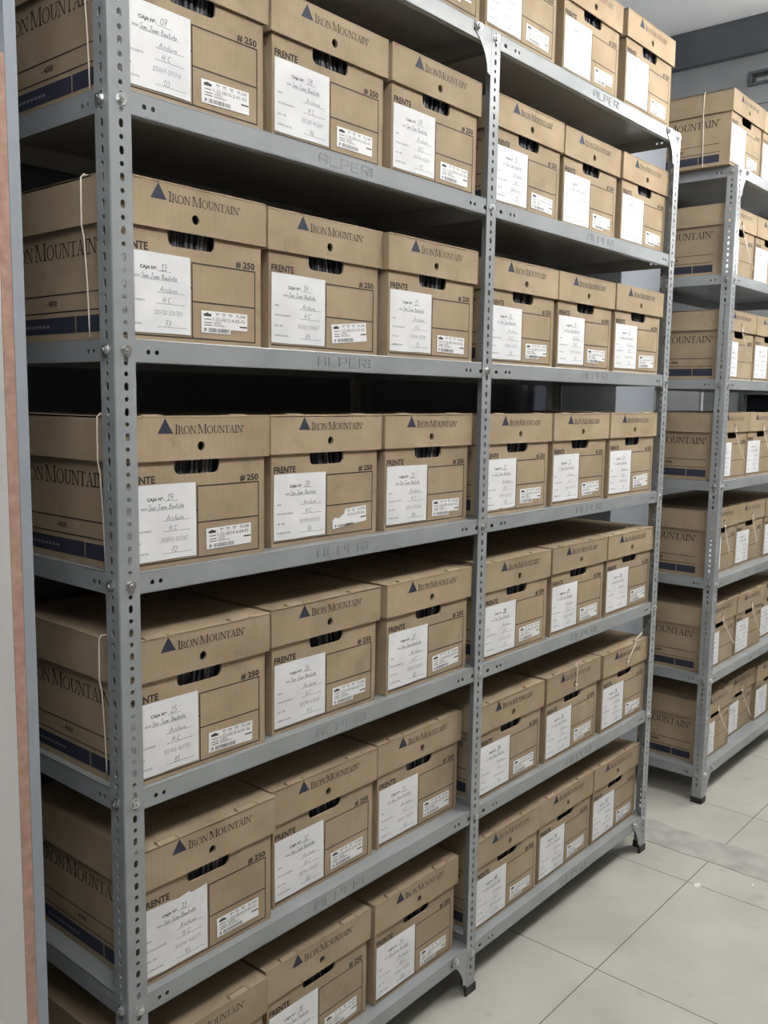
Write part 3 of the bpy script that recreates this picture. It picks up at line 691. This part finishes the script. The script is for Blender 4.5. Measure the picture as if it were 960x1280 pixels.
def sheet_mesh(num, files, years, seed, bold=False, shape=0):
    """filled-in form taped to the front; origin at the sheet's lower left"""
    q = random.Random(seed); mb = MB(); W, H = 0.1370, 0.1245
    ol = [(0, 0), (W*0.35, -0.0006), (W*0.7, 0.0004), (W, 0), (W+0.0004, H*0.5), (W, H), (W*0.45, H+0.0006), (0, H), (-0.0005, H*0.5)]
    if shape == 1: ol = [(0, 0.003), (W*0.3, 0.0), (W*0.7, 0.0006), (W, 0), (W, H*0.5), (W, H-0.001), (W*0.86, H-0.003), (W*0.74, H-0.004), (W*0.72, H), (W*0.55, H-0.004), (W*0.4, H-0.0015), (0, H)]
    if shape == 2: ol = [(0, 0.001), (W*0.4, 0.0), (W*0.55, 0.0025), (W*0.62, 0.0), (W*0.9, 0.001), (W, 0.0035), (W, H*0.5), (W, H), (0, H)]
    vs, fs = plate(ol, [], 0.0005); mb.add(vs, fs, M_PAPER, MXZ(0))
    Z = MXZ(0.0); L = 0.0007
    put_text(mb, 'CAJA Nº:', 0.0400, 0.0985, 0.0072, Z, M_PRINT, offset=0.00022, lift=L, width=0.0320)
    put_text(mb, 'SEDE:', 0.0285, 0.0845, 0.0048, Z, M_PRINT, lift=L, width=0.0120)
    for s_, z_ in (('ÁREA', 0.0655), ('TIPO DE DOCUMENTO', 0.0480), ('AÑO - MES', 0.0290), ('NÚMERO DE FILE', 0.0115)):
        put_text(mb, s_, 0.0070, z_, 0.0046, Z, M_PRINT, lift=L, width={'ÁREA': 0.011, 'TIPO DE DOCUMENTO': 0.041, 'AÑO - MES': 0.020, 'NÚMERO DE FILE': 0.034}[s_])
    for x0, x1, z_ in ((0.074, 0.100, 0.0970), (0.0415, 0.1130, 0.0830), (0.070, 0.125, 0.0640), (0.070, 0.125, 0.0465), (0.070, 0.128, 0.0100)):
        stroke(mb, (x0, z_), (x1, z_), 0.0005, None, Z, M_PRINT, L)
    wid = 0.0008
    pen(mb, num, 0.0790, 0.0985, 0.0105, Z, M_PEN, wid*(2.2 if bold else 1.0), rnd=q)
    pen(mb, 'San Juan Bautista', 0.0420, 0.0845, 0.0078, Z, M_PEN, wid*0.9, rnd=q, kx=0.96)
    pen(mb, 'Archivo', 0.0760, 0.0650, 0.0085, Z, M_PEN, wid*0.8, rnd=q, kx=1.15)
    pen(mb, 'H.C', 0.0810, 0.0480, 0.0085, Z, M_PEN, wid*0.9, rnd=q, kx=1.1)
    pen(mb, years, 0.0640, 0.0290, 0.0072, Z, M_PEN, wid*0.55, rnd=q, kx=1.0)
    pen(mb, files, 0.0850, 0.0110, 0.0090, Z, M_PEN, wid*0.85, rnd=q, kx=1.1)
    return mb.mesh('form_sheet')
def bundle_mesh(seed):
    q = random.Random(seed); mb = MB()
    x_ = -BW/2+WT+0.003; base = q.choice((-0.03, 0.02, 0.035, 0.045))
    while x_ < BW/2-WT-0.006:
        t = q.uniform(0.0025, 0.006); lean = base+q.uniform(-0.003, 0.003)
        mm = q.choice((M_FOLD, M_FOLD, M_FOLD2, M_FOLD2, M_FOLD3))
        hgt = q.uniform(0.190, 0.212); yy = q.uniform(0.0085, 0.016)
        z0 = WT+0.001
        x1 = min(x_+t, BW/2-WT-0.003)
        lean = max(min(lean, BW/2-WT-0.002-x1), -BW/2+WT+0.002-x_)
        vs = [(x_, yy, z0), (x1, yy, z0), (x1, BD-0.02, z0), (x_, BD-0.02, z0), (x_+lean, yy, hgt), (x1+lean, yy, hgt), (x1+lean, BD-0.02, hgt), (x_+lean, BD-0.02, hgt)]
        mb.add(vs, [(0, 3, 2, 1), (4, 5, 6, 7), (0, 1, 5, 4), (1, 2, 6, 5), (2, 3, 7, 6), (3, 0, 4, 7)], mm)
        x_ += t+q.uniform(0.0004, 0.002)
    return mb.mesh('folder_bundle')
BUND = [bundle_mesh(s) for s in range(5)]
ORD = ['top shelf', 'second shelf down', 'third shelf down', 'fourth shelf down', 'fifth shelf down', 'sixth shelf down', 'bottom shelf']
POS = ['left', 'middle', 'right']
def make_box(label, x, y, z_, rz, lid_i, sheet=None, st_i=0, st_rot=0.0, sheet_rot=0.0, group=None, inside=None, st_dx=0.0, st_dz=0.0, sheet_dx=0.0):
    t = thing('archive_box', label, 'box', (x, y, z_+0.0005), rz, group)
    put('box_body', BODY, t)
    l_ = put('box_lid', LIDS[lid_i % 3], t); l_.location = (random.uniform(-.0006, .0006), random.uniform(-.0006, .0006), -random.uniform(0, .0012))
    if sheet is not None:
        s_ = put('form_sheet', sheet, t); s_.location = (-0.1432+sheet_dx, -0.0010, 0.0125); s_.rotation_euler = (0, sheet_rot, 0)
    if st_i is not None:
        k = put('barcode_sticker', STICK[st_i % 8], t); k.location = (0.0160+st_dx, -0.0009, 0.0188+st_dz); k.rotation_euler = (0, st_rot, 0)
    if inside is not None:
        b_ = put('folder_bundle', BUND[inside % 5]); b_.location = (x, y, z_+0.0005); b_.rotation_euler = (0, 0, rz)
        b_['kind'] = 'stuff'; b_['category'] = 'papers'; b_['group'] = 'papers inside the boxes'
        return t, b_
    return t, None
def side_string(t, yy=0.052, loop=False):
    """white cord down the left long side, from over the lid to under the box"""
    hw = LW/2; hb = BW/2; mb = MB()
    pts = [(-hw+0.022, yy, BH+0.0012), (-hw+0.003, yy, BH+0.0022), (-hw-0.0018, yy, BH-0.003), (-hw-0.0019, yy+0.001, BH-0.035), (-hw-0.0019, yy+0.0015, BH-LH), (-hb-0.006, yy+0.001, BH-LH-0.02), (-hb-0.0030, yy, 0.09), (-hb-0.0020, yy-0.001, 0.04), (-hb-0.0019, yy-0.002, 0.0022)]
    mb.tube(pts, 0.0013, M_STR); o = mb.build('string', t, True); tag(o, 'white cord tied around the box')
def hole_string(t, dx, dz, long_=1.0, up_=False):
    """cord knotted through the lid's finger hole"""
    mb = MB(); hx, hz, yf = 0.0027, 0.1987, -0.0065
    if up_:
        top = [(hx, yf-0.003, hz), (hx+dx*0.25, yf-0.004, hz+(BH-hz)*0.5), (hx+dx*0.5, yf-0.004, BH-0.002), (hx+dx*0.62, yf+0.003, BH+0.006), (hx+dx, yf-0.002, BH+dz)]
        mb.tube([(hx, yf+0.012, hz+0.001)]+top, 0.0013, M_STR)
        mb.sphere((hx, yf-0.003, hz-0.002), 0.0042, M_STR)
        mb.tube([(hx, yf-0.003, hz), (hx-0.002, yf-0.003, hz-0.012), (hx+0.001, yf-0.0025, hz-0.021)], 0.0012, M_STR)
    else:
        mb.tube([(hx, yf+0.012, hz), (hx, yf-0.003, hz), (hx-0.003, yf-0.004, hz-0.014), (hx-0.001, yf-0.004, hz-0.024), (hx+dx*0.4, yf-0.005, hz-0.024-dz*0.42), (hx+dx*0.8, yf-0.006, hz-0.024-dz*0.82), (hx+dx, yf-0.006, hz-0.024-dz)], 0.0019, M_STR)
        mb.sphere((hx-0.001, yf-0.005, hz-0.020), 0.0042, M_STR)
    o = mb.build('string', t, True); tag(o, 'pale cord knotted in the lid hole')

XY = {  # (row, column): x of centre, y of front
 (0,3):(0.790,0.006), (0,4):(1.112,0.006), (0,5):(1.4635,0.015), (0,6):(1.790,0.008),
 (1,1):(0.162,0.010), (1,2):(0.491,0.022), (1,3):(0.812,0.020), (1,4):(1.191,0.026), (1,5):(1.5135,0.030), (1,6):(1.8365,0.026),
 (2,1):(0.160,0.014), (2,2):(0.487,0.026), (2,3):(0.802,0.012), (2,4):(1.1775,0.020), (2,5):(1.4925,0.018), (2,6):(1.8075,0.014),
 (3,1):(0.164,0.011), (3,2):(0.498,0.032), (3,3):(0.818,0.028), (3,4):(1.1765,0.022), (3,5):(1.4915,0.018), (3,6):(1.8065,0.014),
 (4,1):(0.164,0.011), (4,2):(0.489,0.021), (4,3):(0.819,0.018), (4,4):(1.179,0.012), (4,5):(1.508,0.016), (4,6):(1.829,0.016),
 (5,1):(0.185,0.018), (5,2):(0.5035,0.036), (5,3):(0.823,0.040), (5,4):(1.184,0.020), (5,5):(1.507,0.019), (5,6):(1.830,0.015),
 (6,1):(0.164,0.018), (6,2):(0.485,0.032), (6,3):(0.807,0.028), (6,4):(1.198,0.027), (6,5):(1.513,0.029), (6,6):(1.829,0.028)}
FILES = {(1,1):'03',(1,2):'96',(1,3):'95',(2,1):'77',(2,2):'89',(2,3):'92',(3,1):'72',(3,2):'78',(3,3):'88',(4,1):'85',(4,2):'93',(4,3):'82',(5,1):'95',(5,2):'83',(5,3):'92'}
SROT = {(2,2):-0.10,(3,1):-0.02,(3,2):-0.05,(5,6):0.05,(6,1):-0.02,(4,3):-0.04,(3,6):-0.04}
for (r, c), (x, y) in sorted(XY.items()):
    num = '%02d' % (6*r+c)
    seed = 100*r+c; q = random.Random(seed)
    bay = 'near' if c <= 3 else 'far'
    files = FILES.get((r, c), str(q.randrange(70, 130)))
    yr = '%d00%d%d-%d0%d%d%d' % (q.choice((1, 3)), q.randrange(1, 9), q.randrange(10, 99), q.choice((1, 2, 4)), q.randrange(1, 9), q.randrange(0, 9), q.randrange(10, 99))
    shape = {(5, 1): 1, (3, 4): 2, (1, 1): 0}.get((r, c), 0)
    sh = sheet_mesh(num, files, yr, seed, bold=(c >= 4 and r >= 4), shape=shape)
    lab = 'cardboard archive box marked %s, %s on %s of foreground rack\'s %s bay' % (num, POS[(c-1) % 3], ORD[r], bay)
    vis = (r, c) not in ((0, 3), (0, 4))
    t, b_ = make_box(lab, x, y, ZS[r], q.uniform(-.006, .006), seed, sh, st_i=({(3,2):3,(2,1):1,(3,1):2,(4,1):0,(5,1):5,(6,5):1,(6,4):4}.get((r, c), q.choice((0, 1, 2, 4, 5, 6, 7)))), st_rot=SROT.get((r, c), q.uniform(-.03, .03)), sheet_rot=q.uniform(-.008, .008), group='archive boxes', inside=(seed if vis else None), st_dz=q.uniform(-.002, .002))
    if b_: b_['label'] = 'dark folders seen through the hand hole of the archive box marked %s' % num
    if c == 1 and 1 <= r <= 4: side_string(t, 0.050+0.01*(r % 3))
    if (r, c) == (5, 5): hole_string(t, 0.004, 0.012, up_=True)
    if (r, c) == (5, 6): hole_string(t, 0.094, 0.024, up_=True)
# the second rack
XB = {(0,1):(2.608,0.022),(0,2):(2.925,0.022),(1,1):(2.662,0.044),(1,2):(2.978,0.044),(2,1):(2.662,0.024),(2,2):(2.978,0.022),(3,1):(2.656,0.024),(3,2):(2.972,0.026),
      (4,1):(2.664,0.045),(4,2):(2.980,0.050),(4,3):(3.297,0.045),(5,1):(2.668,0.032),(5,2):(2.988,0.032),(5,3):(3.306,0.050),(6,1):(2.690,0.036),(6,2):(3.008,0.058),(6,3):(3.325,0.046)}
for (r, c), (x, y) in sorted(XB.items()):
    seed = 1000+100*r+c; q = random.Random(seed)
    num = '%02d' % (43+6*r+c)
    sh = sheet_mesh(num, str(q.randrange(70, 130)), '%d00%d%d-20%d' % (q.choice((1, 3)), q.randrange(1, 9), q.randrange(10, 99), q.randrange(100, 999)), seed)
    feat = 'archive box with hanging cord' if r >= 1 else ('archive box tied with white cord' if c == 1 else 'archive box')
    lab = feat + ', %s on %s of right rack' % (('first from left', 'second from left', 'third from left')[c-1], ORD[r])
    t, b_ = make_box(lab, x, y-0.004, ZS[r], q.uniform(-.004, .004), seed, sh, st_i=(seed if r == 0 else None), st_rot=q.uniform(-.03, .03), group='archive boxes', sheet_dx=0.0)
    if r >= 1: hole_string(t, q.uniform(0.05, 0.085) if r in (4,) else q.uniform(0.10, 0.135), q.uniform(0.10, 0.135))
    elif c == 1: side_string(t, 0.095)
